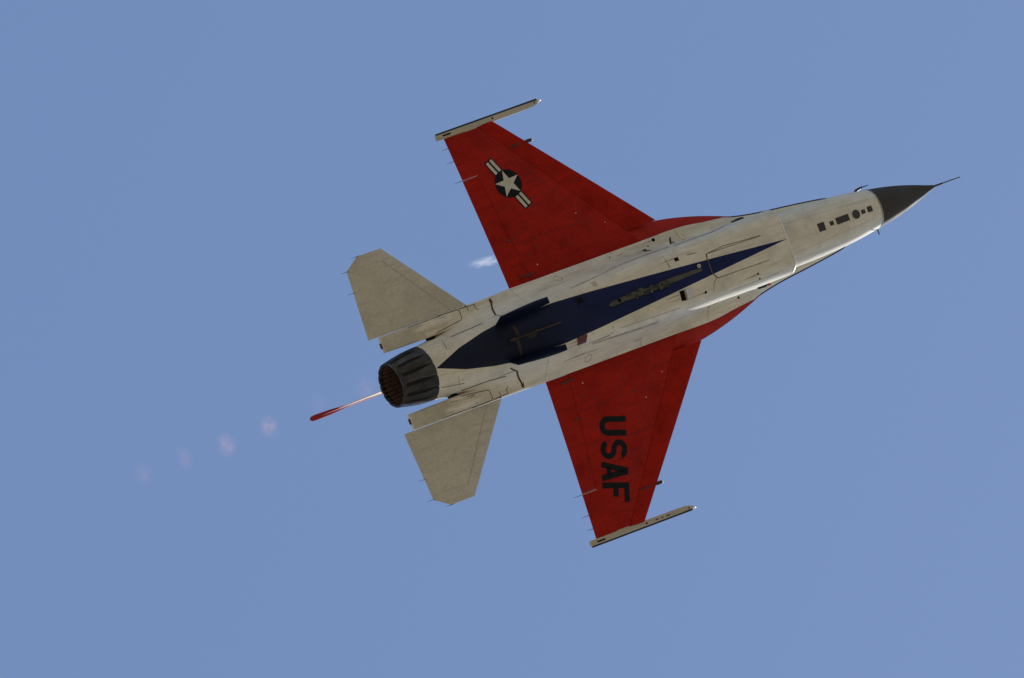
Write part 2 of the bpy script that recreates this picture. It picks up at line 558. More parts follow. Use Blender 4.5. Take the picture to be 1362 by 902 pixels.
# ---- wings
def zmid(y):
    return 0.36 * max(0.0, (abs(y) - 1.1) / 3.48) ** 1.15
def le_x(y): return 3.672 - (abs(y) - 1.382) * 0.8297
TE = -0.215
def hinge_le(y): return 0.66 + (4.58 - abs(y)) * (2.96 - .66) / (4.58 - 1.40)
def hinge_te(y): return 0.15 + (3.58 - abs(y)) * 0.0775
def wing_half_t(y, x):
    L, c = le_x(y), le_x(y) - TE
    t = min(max((L - x) / c, 0), 1)
    return 0.0195 * c * math.sin(math.pi * t ** 0.72) + 0.004
def wing_panel(sgn, ys, xf, xr, nt, dfl=0.0, hx=None, lead=False):
    rings = []
    for y in ys:
        a, b = xf(y), xr(y)
        up, lo = [], []
        for k in range(nt + 1):
            t = k / nt
            if lead:
                t = t ** 1.8
            x = a + (b - a) * t
            h = wing_half_t(y, x)
            dz = 0.0
            if hx:
                dz = -math.tan(dfl) * abs(x - hx(y))
            up.append((x, sgn * y, zmid(y) + h + dz))
            lo.append((x, sgn * y, zmid(y) - h + dz))
        rings.append(up + lo[::-1])
    return grid_rings(rings)
WING = {}
for sgn in (1, -1):
    side = 'left' if sgn > 0 else 'right'
    yin = np.linspace(1.02, 3.572, 22)
    yout = np.linspace(3.572, 4.60, 10)
    parts = [wing_panel(sgn, yin, lambda y: hinge_le(y) - .006, lambda y: hinge_te(y) + .006, 26),
             wing_panel(sgn, yout, lambda y: hinge_le(y) - .006, lambda y: TE, 26)]
    wing = mesh('wing', *merge(parts), M['red'], jet)
    wing['label'] = 'lower red wing lettered USAF' if sgn > 0 else 'upper red wing with a star and bars insignia'
    lef = mesh('leading_edge_flap', *wing_panel(sgn, np.linspace(1.385, 4.60, 26), le_x, lambda y: hinge_le(y) + .004, 12, R(13.0), hinge_le, True), M['red'], wing)
    fla = mesh('flaperon', *wing_panel(sgn, np.linspace(1.072, 3.5705, 20), lambda y: hinge_te(y) - .004, lambda y: TE, 8, R(-2.0 if sgn < 0 else 1.0), hinge_te), M['red'], wing)
    WING[sgn] = (wing, lef, fla, bvh_of([wing, lef, fla]))

def rail(sgn, wing):
    def ring(x, y0, y1, z0, z1, b=.025):
        return [(x, sgn * (y0 + b), z0), (x, sgn * (y1 - b), z0), (x, sgn * y1, z0 + b), (x, sgn * y1, z1 - b), (x, sgn * (y1 - b), z1), (x, sgn * (y0 + b), z1), (x, sgn * y0, z1 - b), (x, sgn * y0, z0 + b)]
    z = zmid(4.62)
    rr = []
    for x, y0, y1, h, b in ((-.385, 4.592, 4.70, .045, .012), (-.37, 4.585, 4.705, .055, .02), (.30, 4.585, 4.705, .06, .02), (.31, 4.572, 4.705, .06, .02), (.62, 4.572, 4.705, .06, .02), (.63, 4.590, 4.705, .06, .02), (1.05, 4.584, 4.705, .06, .02), (1.95, 4.590, 4.705, .055, .02), (2.12, 4.60, 4.705, .05, .02), (2.23, 4.622, 4.702, .04, .015), (2.29, 4.65, 4.698, .025, .01)):
        rr.append(ring(x, y0, y1, z - h, z + h, b))
    r = mesh('wing_tip_rail', *grid_rings(rr), M['stab_rail'], wing)
    rr = [ring(x, 4.704, 4.742, z - h, z + h, .008) for x, h in ((-.36, .04), (2.18, .04), (2.25, .03))]
    mesh('shaded_rail_side', *grid_rings(rr), M['black'], wing)  # outboard launcher rail, the shadow on it put into the black
    v, f = polytube([(2.26, sgn * 4.69, z), (2.31, sgn * 4.69, z), (2.345, sgn * 4.688, z), (2.36, sgn * 4.685, z)], [.035, .032, .022, .006])
    mesh('sunlit_rail_nose', v, f, M['cap'], wing)  # white colour stands for sunlight on the rounded rail front
    t = bvh_of([r])
    drape('rail_vent', [rect(-.24, -.04, sgn * 4.638, sgn * 4.672)], M['dark_hole'], wing, t, .004, .003)
    drape('rail_bolt', [disc(1.05, sgn * 4.655, .022, 10)], M['dark_hole'], wing, t, .004, .003)
    drape('rail_bolt', [disc(2.16, sgn * 4.668, .018, 10)], M['dark_hole'], wing, t, .004, .003)
    if sgn > 0:
        for x0, x1 in ((1.28, 1.36), (1.43, 1.49), (1.56, 1.66)):
            drape('rail_stencil', [rect(x0, x1, 4.64, 4.668)], M['seam'], wing, t, .003, .002)
M['stab_rail'] = paint('rail_paint', (0.50, 0.46, 0.36), amount=.3)
M['cap'] = plain('white_cap', (.8, .8, .78), .4, var=.05)
for sgn in (1, -1):
    wing, lef, fla, tree = WING[sgn]
    rail(sgn, wing)
    # radar warning antenna on the leading edge
    y = 3.935
    z = zmid(y) - .035
    L = le_x(y)
    v, f = polytube([(1.16, sgn * y, z), (1.22, sgn * y, z - .02), (L + .02, sgn * y, z - .03)], [.01, .028, .034])
    mesh('antenna_fairing', v, f, M['fairing'] if 'fairing' in M else M.setdefault('fairing', plain('dark_red_fairing', (.10, .008, .006), .5)), wing)
    v, f = polytube([(L + .02, sgn * y, z - .03), (1.70, sgn * y, z - .03)], [.040, .040])
    mesh('warning_antenna', v, f, M['black'], wing)
    v, f = polytube([(1.70, sgn * y, z - .03), (1.735, sgn * y, z - .03), (1.75, sgn * y, z - .03)], [.038, .030, .008])
    mesh('antenna_cap', v, f, M['cap'], wing)
    for yy, ln in ((3.60, .24), (4.06, .20), (4.36, .17)):
        v, f = tube((TE + .01, sgn * yy, zmid(yy)), (TE - ln, sgn * yy, zmid(yy) - .015), .0075, .003, 6)
        mesh('static_discharger', v, f, M['rod'], wing)
    mesh('flaperon_edge_seal', *merge([tube((x0, sgn * 3.60, zmid(3.6) - wing_half_t(3.6, x0) - .006), (x1, sgn * 3.60, zmid(3.6) - wing_half_t(3.6, x1) - .006), .006, .006, 5) for x0, x1 in ((TE, -.05), (-.05, .15))]), M['pale'], wing)
    drape('hinge_bracket', [rect(.12, .44, sgn * 1.20, sgn * 1.245)], M['fairing'], wing, tree, .02, .004)
    drape('hinge_bracket', [rect(.14, .34, sgn * 2.03, sgn * 2.06)], M['fairing'], wing, tree, .015, .004)
    for x, y, r in ((.62, 1.36, .017), (1.98, 2.12, .014), (2.55, 1.72, .013)):
        drape('wing_fastener', [disc(x, sgn * y, r, 8)], M['pale'], wing, tree, .004, .003)
    for x, y in ((.75, 1.75), (.5, 1.62), (1.75, 1.9)):
        drape('wing_drain', [disc(x, sgn * y, .028, 10)], M['fairing'], wing, tree, .003, .002)

M['wing_seam'] = plain('dark_red_seam', (.17, .006, .004), .7, var=.6, scale=3.0)
for sgn in (1, -1):
    wing, lef, fla, tree = WING[sgn]
    def wl(f0, f1, y0=1.12, y1=4.5):
        return [(le_x(y0) + (TE - le_x(y0)) * f0, sgn * y0), (le_x(y1) + (TE - le_x(y1)) * f1, sgn * y1)]
    for pts, wd in ((wl(.36, .42), .007), (wl(.52, .56), .007), (wl(.70, .70, 1.12, 3.5), .007), (wl(.30, .33, 1.5, 4.5), .010)):
        drape('wing_panel_seam', strip(pts, wd), M['wing_seam'], wing, tree, .002, 0, .12)
    for y, x0, x1 in ((1.9, .34, 2.3), (2.75, .3, 1.75), (3.58, .2, 1.25)):
        drape('wing_panel_seam', strip([(x0, sgn * y), (x1, sgn * y)], .007), M['wing_seam'], wing, tree, .002, 0, .12)
    for x, y in ((1.35, 1.55), (.95, 2.4), (1.2, 3.1)):
        drape('wing_access_panel', strip([(x, sgn * y), (x + .26, sgn * y), (x + .26, sgn * (y + .18)), (x, sgn * (y + .18)), (x, sgn * y)], .006), M['wing_seam'], wing, tree, .0022, 0, .12)

# ---- star and bars under the right wing
def build_insignia():
    wing, lef, fla, tree = WING[-1]
    cx, cy = .764, -3.215
    d = Vector((-.36, -.933)).normalized()          # along the bars, towards the tip
    e = Vector((d.y, -d.x))                          # across, towards the nose... or tail
    if e.x < 0:
        e = -e
    P = lambda s, t: (cx + d.x * s + e.x * t, cy + d.y * s + e.y * t)
    rr = .318
    drape('insignia_disc', [[P(rr * math.cos(2 * math.pi * k / 48), rr * math.sin(2 * math.pi * k / 48)) for k in range(48)]], M['decal_black'], wing, tree, .003, 0)
    for s in (1, -1):
        q = [(.24, -.118), (.655, -.118), (.655, .118), (.24, .118)]
        drape('insignia_bar_border', [[P(s * u, v_) for u, v_ in q]], M['decal_black'], wing, tree, .0036, 0)
        for t0, t1 in ((-.092, -.022), (.022, .092)):
            q = [(.315, t0), (.628, t0), (.628, t1), (.315, t1)]
            drape('insignia_bar', [[P(s * u, v_) for u, v_ in q]], M['decal_white'], wing, tree, .0062, 0)
    star = []
    for k in range(10):
        r = .312 if k % 2 == 0 else .312 * .382
        an = math.pi / 2 + 2 * math.pi * k / 10
        star.append((r * math.cos(an), r * math.sin(an)))
    STAR = [P(s, t) for s, t in star]
    ctr = P(0, 0)
    tris = [[ctr, STAR[k], STAR[(k + 1) % 10]] for k in range(10)]
    drape('insignia_star', tris, M['decal_white'], wing, tree, .0062, 0)
build_insignia()

# ---- lettering under the left wing
def build_letters():
    wing, lef, fla, tree = WING[1]
    b = Vector((-.29, .957)).normalized()
    h = Vector((.957, .29)).normalized()
    W0, H0, S = .42, .65, .125
    def put(name, u0, quads):
        polys = [[tuple(b * (u0 + u) + h * (1.33 + v_)) for u, v_ in q] for q in quads]
        drape(name, polys, M['decal_black'], wing, tree, .0045, 0, .05)
    def arc(cx, cy, r0x, r0y, r1x, r1y, a0, a1, n=10):
        out = []
        for k in range(n):
            t0, t1 = R(a0 + (a1 - a0) * k / n), R(a0 + (a1 - a0) * (k + 1) / n)
            out.append([(cx + r1x * math.cos(t0), cy + r1y * math.sin(t0)), (cx + r1x * math.cos(t1), cy + r1y * math.sin(t1)), (cx + r0x * math.cos(t1), cy + r0y * math.sin(t1)), (cx + r0x * math.cos(t0), cy + r0y * math.sin(t0))])
        return out
    Rr = W0 / 2
    put('letter', 1.845, [[(0, Rr), (S, Rr), (S, H0), (0, H0)], [(W0 - S, Rr), (W0, Rr), (W0, H0), (W0 - S, H0)]] + arc(Rr, Rr, Rr - S, Rr - S, Rr, Rr, 180, 360, 14))
    ry = (H0 + S) / 4
    ri = ry - S
    sq = arc(Rr, H0 - ry, Rr - S, ri, Rr, ry, 20, 270, 18) + arc(Rr, ry, Rr - S, ri, Rr, ry, 90, -160, 18)
    put('letter', 2.345, sq)
    k = .115
    aq = [[(0, 0), (S, 0), (Rr + .03, H0 - .17), (Rr - .07, H0)], [(W0 - S, 0), (W0, 0), (Rr + .07, H0), (Rr - .03, H0 - .17)],
          [(Rr - .07, H0), (Rr, H0 - .25), (Rr + .07, H0)], [(.11, .12), (W0 - .11, .12), (W0 - .14, .235), (.14, .235)]]
    put('letter', 2.81, aq)
    put('letter', 3.262, [[(0, 0), (S, 0), (S, H0), (0, H0)], [(S, H0 - S), (W0, H0 - S), (W0, H0), (S, H0)], [(S, .255), (W0 * .72, .255), (W0 * .72, .255 + S), (S, .255 + S)]])
build_letters()

# ---- tail shelves beside the engine, speed brakes, stabilisers
SHELF = {}
for sgn in (1, -1):
    def sring(x, y0, y1, z0, z1, b=.03):
        return [(x, sgn * y0, z0 + b), (x, sgn * (y0 + b), z0), (x, sgn * (y1 - b), z0), (x, sgn * y1, z0 + b), (x, sgn * y1, z1 - b), (x, sgn * (y1 - b), z1), (x, sgn * (y0 + b), z1), (x, sgn * y0, z1 - b)]
    rr = [sring(-.1, .70, 1.068, -.17, .15), sring(-.8, .70, 1.062, -.185, .15), sring(-1.5, .69, 1.062, -.185, .15), sring(-2.4, .685, 1.06, -.17, .13), sring(-3.0, .69, 1.058, -.12, .10), sring(-3.5, .70, 1.055, -.055, .055, .012), sring(-3.63, .70, 1.052, -.035, .035, .01)]
    sh = mesh('tail_shelf', *grid_rings(rr), M['white'], jet)
    SHELF[sgn] = sh
    # gap filler between shelf and engine, dark
    mesh('shelf_recess', *box(-2.52, -2.40, min(sgn * .56, sgn * .70), max(sgn * .56, sgn * .70), -.13, .1), M['dark_hole'], sh)
    # pivot fairing
    rr = []
    for k in range(13):
        t = k / 12
        x = -1.75 - 1.15 * t
        s = math.sin(math.pi * t) ** .8 + .02
        rr.append([(x, sgn * (.90 + .10 * s * math.cos(q)), -.16 + .03 * t - .075 * s * math.sin(q)) for q in np.linspace(0, math.pi, 9)])
    mesh('pivot_fairing', *grid_rings(rr, False, False, False), M['white'], sh)
    t = bvh_of([sh])
    mesh('speed_brake_hinge', *box(-3.655, -3.60, min(sgn * .80, sgn * .92), max(sgn * .80, sgn * .92), -.028, .028), M['seam_dark'], sh)
    drape('root_gap', [rect(-2.95, -1.45, sgn * 1.040, sgn * 1.062)], M['dark_hole'], sh, t, .004, 0, .1)
    drape('speed_brake', [rect(-3.60, -2.62, sgn * .72, sgn * 1.04)], M['stab'], sh, t, .006, .004)
    # horizontal stabiliser, 8 degrees of droop
    def stz(y): return -.03 - (y - 1.085) * .12
    def stx_le(y): return -1.385 - (y - 1.085) * (1.56 / 1.74)
    def stx_te(y): return -3.895 if y < 2.60 else -3.895 + (y - 2.60) * (.36 / .235)
    ys = list(np.linspace(1.066, 2.60, 14)) + list(np.linspace(2.66, 2.825, 4))
    rings = []
    for y in ys:
        L, T = stx_le(y), stx_te(y)
        up, lo = [], []
        for k in range(17):
            q = (k / 16) ** 1.25
            x = L + (T - L) * q
            h = .017 * (L + 3.9) * math.sin(math.pi * min(q ** .7, 1)) + .005
            up.append((x, sgn * y, stz(y) + h))
            lo.append((x, sgn * y, stz(y) - h))
        rings.append(up + lo[::-1])
    st = mesh('horizontal_stabilizer', *grid_rings(rings), M['stab'], jet)
    for px, py in ((-3.53, 2.825), (-3.88, 2.59), (-3.88, 2.12)):
        v, f = tube((px + .06, sgn * py, stz(py)), (px - .17, sgn * py, stz(py) - .01), .0075, .003, 6)
        mesh('static_discharger', v, f, M['rod'], st)
    ts = bvh_of([st])
    drape('stabilizer_spar_seam', strip([(-1.80, sgn * 1.10), (-3.0, sgn * 2.55)], .012), M['stab_seam'] if 'stab_seam' in M else M.setdefault('stab_seam', plain('faint_seam', (.34, .31, .24), .6)), st, ts, .002, 0, .3)

# ---- ventral fins
for sgn in (1, -1):
    prof = [((.14, .43, -.80), (-1.25, .40, -.64)), ((-.07, .605, -1.16), (-1.31, .548, -1.14))]
    rings = []
    for (fr, rr_) in prof:
        up, lo = [], []
        f0, r0 = Vector(fr), Vector(rr_)
        nn = Vector((0, .90, .43))
        for k in range(9):
            t = k / 8
            c = f0.lerp(r0, t)
            h = .022 * math.sin(math.pi * t ** .8) + .004
            p, q = c + nn * h, c - nn * h
            up.append((p.x, sgn * p.y, p.z))
            lo.append((q.x, sgn * q.y, q.z))
        rings.append(up + lo[::-1])
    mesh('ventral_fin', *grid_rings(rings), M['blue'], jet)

# ---- engine nozzle
def noz_r(x):
    pts = [(-2.87, .598), (-3.05, .592), (-3.25, .575), (-3.5, .535), (-3.75, .485)]
    return float(np.interp(x, [p[0] for p in pts][::-1], [p[1] for p in pts][::-1]))
nx = [-2.90, -3.0, -3.15, -3.3, -3.45, -3.6, -3.70]
ring = lambda x, r, n=60: [(x, r * math.cos(2 * math.pi * k / n), r * math.sin(2 * math.pi * k / n)) for k in range(n)]
noz = mesh('engine_nozzle', *grid_rings([ring(x, noz_r(x) - .022) for x in nx] + [ring(x, noz_r(x) - .05) for x in nx[::-1]], True, False, False), M['petal_seal'], jet)
NP = 14
for k in range(NP):
    a0 = 2 * math.pi * (k + .5) / NP
    rr = []
    for x in [-2.92, -2.99, -3.1, -3.25, -3.4, -3.55, -3.68, -3.755]:
        t = (-2.92 - x) / .835
        hw = (math.pi / NP) * (.97 - .30 * max(0, min(1, (t - .16) / .25)) * (1 - .35 * max(0, (t - .7) / .3)))
        r = noz_r(x)
        arc_ = [a0 + hw * q for q in (-1, -.8, -.4, 0, .4, .8, 1)]
        outer = [(x, (r + (.010 if abs(q - a0) < hw * .9 else -.006)) * math.cos(q), (r + (.010 if abs(q - a0) < hw * .9 else -.006)) * math.sin(q)) for q in arc_]
        inner = [(x, (r - .03) * math.cos(q), (r - .03) * math.sin(q)) for q in arc_[::-1]]
        rr.append(outer + inner)
    mesh('nozzle_petal', *grid_rings(rr), M[('petal', 'petal_dark', 'petal_brown', 'petal_dark', 'petal')[(k * 3) % 5]], noz, angle=30)
    rr = []
    for h_ in (-.5, .5):
      rr = []
      a1 = a0 + h_ * math.pi / NP
      for x in (-3.75, -3.6, -3.4, -3.2, -3.0):
          r = .474 - (x + 3.77) * .08
          hw = math.pi / NP * .43
          arc_ = [a1 + hw * q for q in (-1, -.5, 0, .5, 1)]
          inner = [(x, (r - .020 * math.cos((q - a1) / hw * 1.5)) * math.cos(q), (r - .020 * math.cos((q - a1) / hw * 1.5)) * math.sin(q)) for q in arc_]
          outer = [(x, (r + .018) * math.cos(q), (r + .018) * math.sin(q)) for q in arc_[::-1]]
          rr.append(inner + outer)
      mesh('inner_petal', *grid_rings(rr), M['petal_in'], noz, angle=60)
mesh('exhaust_duct', *grid_rings([ring(-3.74, .474), ring(-3.3, .435), ring(-2.9, .40), ring(-2.0, .36)], True, False, True), M['burnt'], noz)

# ---- fin, rudder, tip
def fin_ring(z, xl, xt, tk, n=12):
    up, lo = [], []
    for k in range(n + 1):
        t = k / n
        x = xl + (xt - xl) * t
        h = tk * math.sin(math.pi * min(1, t ** .65)) + .006
        up.append((x, h, z))
        lo.append((x, -h, z))
    return up + lo[::-1]
def fxl(z): return 0.75 - (z - .6) * 1.20
def fxt(z): return -3.05 - (z - .6) * .38
fin = mesh('tail_fin', *grid_rings([fin_ring(z, fxl(z), fxt(z) + .82 - .1 * (z - .6), .040 - .010 * (z - .5)) for z in np.linspace(.5, 2.55, 9)]), M['white'], jet)
mesh('rudder', *grid_rings([[(fxt(z) + .81 - .1 * (z - .6), .027 - .006 * z, z), (fxt(z), .009, z), (fxt(z), -.009, z), (fxt(z) + .81 - .1 * (z - .6), -.027 + .006 * z, z)] for z in np.linspace(.95, 2.52, 6)]), M['white'], fin)
mesh('fin_tip', *grid_rings([fin_ring(z, fxl(z), fxt(z) - (.0 if z < 2.9 else .02), t_) for z, t_ in ((2.56, .017), (2.7, .018), (2.95, .018), (3.15, .018), (3.25, .016), (3.29, .010))]), M['red_top'], jet)
mesh('fin_tip_fairing', *polytube([(-3.0, 0, 2.98), (-3.35, 0, 3.02), (-3.7, 0, 3.08), (-4.05, 0, 3.16), (-4.14, 0, 3.18), (-4.17, 0, 3.19)], [.014, .030, .056, .064, .052, .02]), M['red_top'], jet)
rr = [[(x, .13 * s * math.cos(q), .66 + .26 * s * math.sin(q)) for q in np.linspace(0, 2 * math.pi, 17)[:-1]] for x, s in ((1.2, .2), (0, .8), (-1.5, 1), (-2.9, 1), (-3.5, .75), (-3.62, .5))]
mesh('fin_root_fairing', *grid_rings(rr), M['white'], jet)

# ---- canopy on top
cs = [(7.75, .06, .46), (7.3, .30, .78), (6.6, .42, 1.08), (5.9, .44, 1.16), (5.2, .42, 1.06), (4.5, .36, .90), (3.9, .28, .76)]
rr = [[(x, wd * math.cos(q), .40 + (zt - .40) * math.sin(q)) for q in np.linspace(0, math.pi, 17)] for x, wd, zt in cs]
can = mesh('canopy', *grid_rings(rr, False, False, False), M['glass'], jet)
for i in (4,):
    x, wd, zt = cs[i]
    pts = [(x, wd * 1.02 * math.cos(q), .40 + (zt - .39) * math.sin(q)) for q in np.linspace(0, math.pi, 17)]
    mesh('canopy_frame', *polytube(pts, [.03] * 17, 6), M['white'], can)

# ------------------------------------------------------------------ fittings on the belly and nose
M['grimy'] = plain('grimy_panel_gap', (.20, .175, .135), .8, var=.8, scale=7.0)
M['soft'] = plain('faint_panel_gap', (.36, .33, .28), .7, var=.5, scale=6.0)
M['smudge'] = plain('oil_smudge', (.44, .40, .34), .75, var=.5, scale=7.0)
M['navy_gap'] = plain('navy_panel_gap', (.006, .008, .02), .6)
TN = bvh_of([fuselage])
TB = bvh_of([belly])
for q in ([(7.10, -.092), (7.27, -.092), (7.27, .09), (7.10, .09)], [(7.41, -.046), (7.506, -.046), (7.506, .046), (7.41, .046)],
          [(7.583, -.073), (7.922, -.073), (7.922, .072), (7.583, .072)], disc(8.123, 0, .098, 28),
          [(8.275, -.045), (8.375, -.045), (8.375, .044), (8.275, .044)],
          [(8.448, -.06), (8.465, -.068), (8.56, -.068), (8.575, -.06), (8.575, .048), (8.56, .056), (8.465, .056), (8.448, .048)]):
    drape('antenna_panel', [q], M['antenna'], jet, TN, .010, .006, .05)
for y in (-.22, .22):
    drape('nose_panel_seam', strip([(6.2, y * 1.6), (8.6, y)], .004), M['soft'], jet, TN, .002, 0, .2)
for x in (7.02, 8.0):
    drape('nose_panel_seam', [rect(x - .002, x + .002, -.42, .42)], M['soft'], jet, TN, .002, 0, .08)
# nose gear door and its gap
drape('door_gap', [[(3.87, -.30), (5.312, -.262), (5.312, .302), (3.93, .285), (3.85, .16), (3.85, -.2)]], M['grimy'], jet, TB, .003, 0, .07)
drape('nose_gear_door', [[(3.90, -.282), (5.31, -.250), (5.31, .290), (3.95, .268), (3.875, .155), (3.875, -.19)]], M['belly'], jet, TB, .012, .008, .07)
# main gear doors, flush and blue
for sgn in (1, -1):
    drape('main_gear_door', [[(.62, sgn * .11), (2.55, sgn * .11), (2.60, sgn * .17), (2.60, sgn * .40), (.80, sgn * .47), (.62, sgn * .40)]], M['belly'], jet, TB, .009, .006, .07)
# seams
def seam(pts, wd=.013, mat='grimy', tree=None, name='panel_seam', off=.0035):
    drape(name, strip(pts, wd), M[mat], jet, tree or TB, off, 0, .10)
seam([(2.92, -.66), (2.94, -.28)], .014)
seam([(1.24, .40), (1.18, .69)], .014)
seam([(3.98, .262), (5.1, .30)], .010)
seam([(3.88, .16), (3.975, .262)], .016)
seam([(3.92, .25), (3.80, .37), (3.77, .52)], .012)
seam([(3.45, -.42), (3.68, -.39)], .016)
seam([(3.94, -.297), (4.36, -.33), (4.9, -.29), (5.3, -.268)], .014)
seam([(3.94, -.297), (3.88, -.2)], .012)
seam([(4.2, .63), (5.5, .62)], .006, 'soft')
seam([(1.4, .56), (2.9, .60)], .007, 'soft')
seam([(-2.49, -.30), (-2.45, -.45), (-2.40, -.55)], .012)
seam([(-2.47, .30), (-2.40, .55)], .010, 'soft')
seam([(-2.2, -.53), (-1.42, -.565)], .016)
seam([(-2.86, .42), (-2.3, .50)], .012)
seam([(-2.30, .62), (-1.70, .63), (-1.3, .66)], .018)
seam([(-1.06, -.64), (-.955, -.565)], .016)
seam([(-1.22, .545), (-1.06, .635)], .024, 'seam_dark')
seam([(.12, .80), (.95, .80)], .006, 'soft')
seam([(.12, -.80), (.95, -.80)], .006, 'soft')
for x in (-.3, 2.2):
    for s in (1, -1):
        seam([(x, s * .62), (x + .02, s * .9), (x, s * 1.05)], .006, 'soft')
for q in ([(.72, -.96), (.80, -.985), (.86, -.95), (.86, -.88), (.78, -.84), (.70, -.88), (.72, -.96)], [(.72, .96), (.80, .985), (.86, .95), (.86, .88), (.78, .84), (.70, .88), (.72, .96)]):
    seam(q, .008, 'soft', name='fuel_panel_seam')
for pts in ([(.70, -.615), (1.2, -.64), (1.95, -.715)], [(2.0, -.72), (2.68, -.735), (3.3, -.72)], [(3.4, -.71), (4.3, -.70), (4.9, -.735)]):
    seam(pts, .020, 'smudge', name='crease_smudge')
seam([(.75, .66), (1.7, .70), (2.4, .72)], .030, 'smudge', name='crease_smudge')
# small holes, vents and drains
for nm, x, y, r in (('drain_hole', 3.447, -1.0, .040), ('drain_hole', 3.25, -.907, .016), ('drain_hole', 3.56, .477, .030), ('drain_hole', 4.93, .493, .024), ('drain_hole', 4.962, .60, .018), ('drain_hole', 2.25, -.97, .014), ('static_port', 4.92, .80, .026)):
    drape(nm, [disc(x, y, r, 12)], M['dark_hole'], jet, TB, .005, .003, .03)
drape('square_vent', [rect(3.12, 3.22, -.445, -.365)], M['dark_hole'], jet, TB, .005, .003)
drape('square_vent', [rect(3.06, 3.15, -.875, -.795)], M['antenna'], jet, TB, .005, .003)
drape('slot_vent', [[(3.84, -.925), (3.87, -.925), (3.79, -.775), (3.75, -.775)]], M['dark_hole'], jet, TB, .005, .003)
seam([(3.88, -.93), (3.80, -.77)], .012, 'soft')
for x0, y0, y1 in ((.64, -.37, -.23), (.71, -.36, -.24)):
    drape('belly_louvre', [rect(x0, x0 + .05, y0, y1)], M['dark_hole'], jet, TB, .014, .003)
drape('belly_louvre', [[(.36, .44), (.60, .43), (.56, .58), (.36, .58)]], M['fairing'], jet, TB, .014, .003)
drape('inspection_patch', [[(1.13, -.57), (1.24, -.58), (1.24, -.44), (1.13, -.43)]], M['pale_patch'] if 'pale_patch' in M else M.setdefault('pale_patch', plain('new_paint_patch', (.55, .47, .38), .6)), jet, TB, .003, 0)
# fluid streaks blown back from drains and joints
random.seed(11)
for x, y in ((3.44, -1.0), (3.55, .477), (3.1, -.44), (3.08, -.86), (2.92, .33), (2.92, .42), (.36, .50), (.4, .56), (1.16, .62), (-1.1, .62), (-1.0, -.62), (.62, .78), (2.2, .9), (2.6, -.95), (4.9, .5)):
    ln = random.uniform(.18, .5)
    w0 = random.uniform(.008, .018)
    drape('fluid_streak', [[(x, y - w0), (x, y + w0), (x - ln, y + w0 * .25 + .01), (x - ln, y - w0 * .25 + .01)]], M['smudge'], jet, TB, .0026, 0, .12)
# air scoop with dark mouth on the left side of the trunk
drape('scoop_mouth', [[(2.945, .265), (3.055, .265), (3.055, .49), (2.945, .475)]], M['dark_hole'], jet, TB, .006, .003)
def belly_pt(x, y, d):
    h = TB.ray_cast(Vector((x, y, -6)), Vector((0, 0, 1)))
    nn = h[1] if h[1].z < 0 else -h[1]
    return h[0] + nn * d
sv = [belly_pt(3.29, .29, .001), belly_pt(3.29, .36, .001), belly_pt(3.06, .49, .001), belly_pt(3.06, .262, .001), belly_pt(3.065, .475, .085), belly_pt(3.065, .275, .085)]
mesh('air_scoop', sv, [(0, 1, 4, 5), (0, 5, 3), (1, 2, 4), (3, 5, 4, 2), (0, 3, 2, 1)], M['decal_white'], jet, smooth=False)
# centreline stores station: worn primer plate, holes, roundel
pl = drape('centreline_station', [[(1.27, .03), (1.36, .075), (1.62, .055), (1.87, .06), (2.25, .062), (2.82, .04), (3.28, .028), (3.62, .02), (3.66, -.02), (3.62, -.052), (3.28, -.062), (2.80, -.075), (2.30, -.04), (1.92, -.07), (1.70, -.05), (1.55, -.045), (1.35, -.03)]], M['primer'], jet, TB, .016, .01, .05)
for x, y, r in ((1.54, .0, .042), (2.30, .01, .02), (2.62, -.01, .022)):
    drape('station_hole', [disc(x, y, r, 12)], M['dark_hole'], pl, TB, .021, .003, .04)
random.seed(3)
for k in range(16):
    x = 1.66 + k * .075 + random.uniform(-.02, .02)
    y = random.uniform(-.07, .06)
    a, b = random.uniform(.02, .06), random.uniform(.015, .045)
    drape('station_latch', [[(x - a, y - b), (x + a, y - b * .8), (x + a * .8, y + b), (x - a, y + b)]], M['black'] if k % 3 else M['primer'], pl, TB, .019 + .0012 * k, .003, .05)
for x, y, r in ((2.33, .07, .014), (1.95, .085, .012), (2.58, .05, .012)):
    drape('station_bolt', [disc(x, y, r, 8)], M['metal'], pl, TB, .021, .003, .04)
drape('refuel_roundel', [disc(3.605, -.105, .042, 18)], M['decal_white'], jet, TB, .019, .003, .04)
drape('roundel_centre', [disc(3.605, -.105, .016, 10)], M['black'], jet, TB, .021, .001, .04)
# arresting hook along the centreline
zb = lambda x: belly_pt(x, 0.0, 0).z
hk_ = [(.10, 0, zb(.10) - .02), (-.35, 0, zb(-.35) - .035), (-.7, 0, zb(-.7) - .045), (-1.05, 0, zb(-1.05) - .055)]
hook = mesh('arresting_hook', *polytube(hk_, [.022, .024, .024, .03], 8), M['bronze'], jet)
mesh('hook_shoe', *polytube([(-1.02, 0, zb(-1.02) - .05), (-1.10, 0, zb(-1.1) - .075), (-1.15, 0, zb(-1.15) - .045)], [.035, .05, .03], 8), M['bronze'], hook)
for q in ([(-.73, .03), (-.44, -.05), (-.42, .02), (-.58, .11), (-.70, .09)],):
    drape('scorched_panel', [q], M['black'], jet, TB, .004, 0)
drape('oxide_patch', [[(-.96, -.26), (-.88, -.27), (-.86, -.05), (-.93, -.05)]], M['bronze'], jet, TB, .005, 0)
drape('oxide_patch', [[(-1.0, .03), (-.92, .03), (-.94, .36), (-.99, .37)]], M['bronze_dark'] if 'bronze_dark' in M else M.setdefault('bronze_dark', plain('dark_bronze', (.035, .018, .018), .6)), jet, TB, .005, 0)
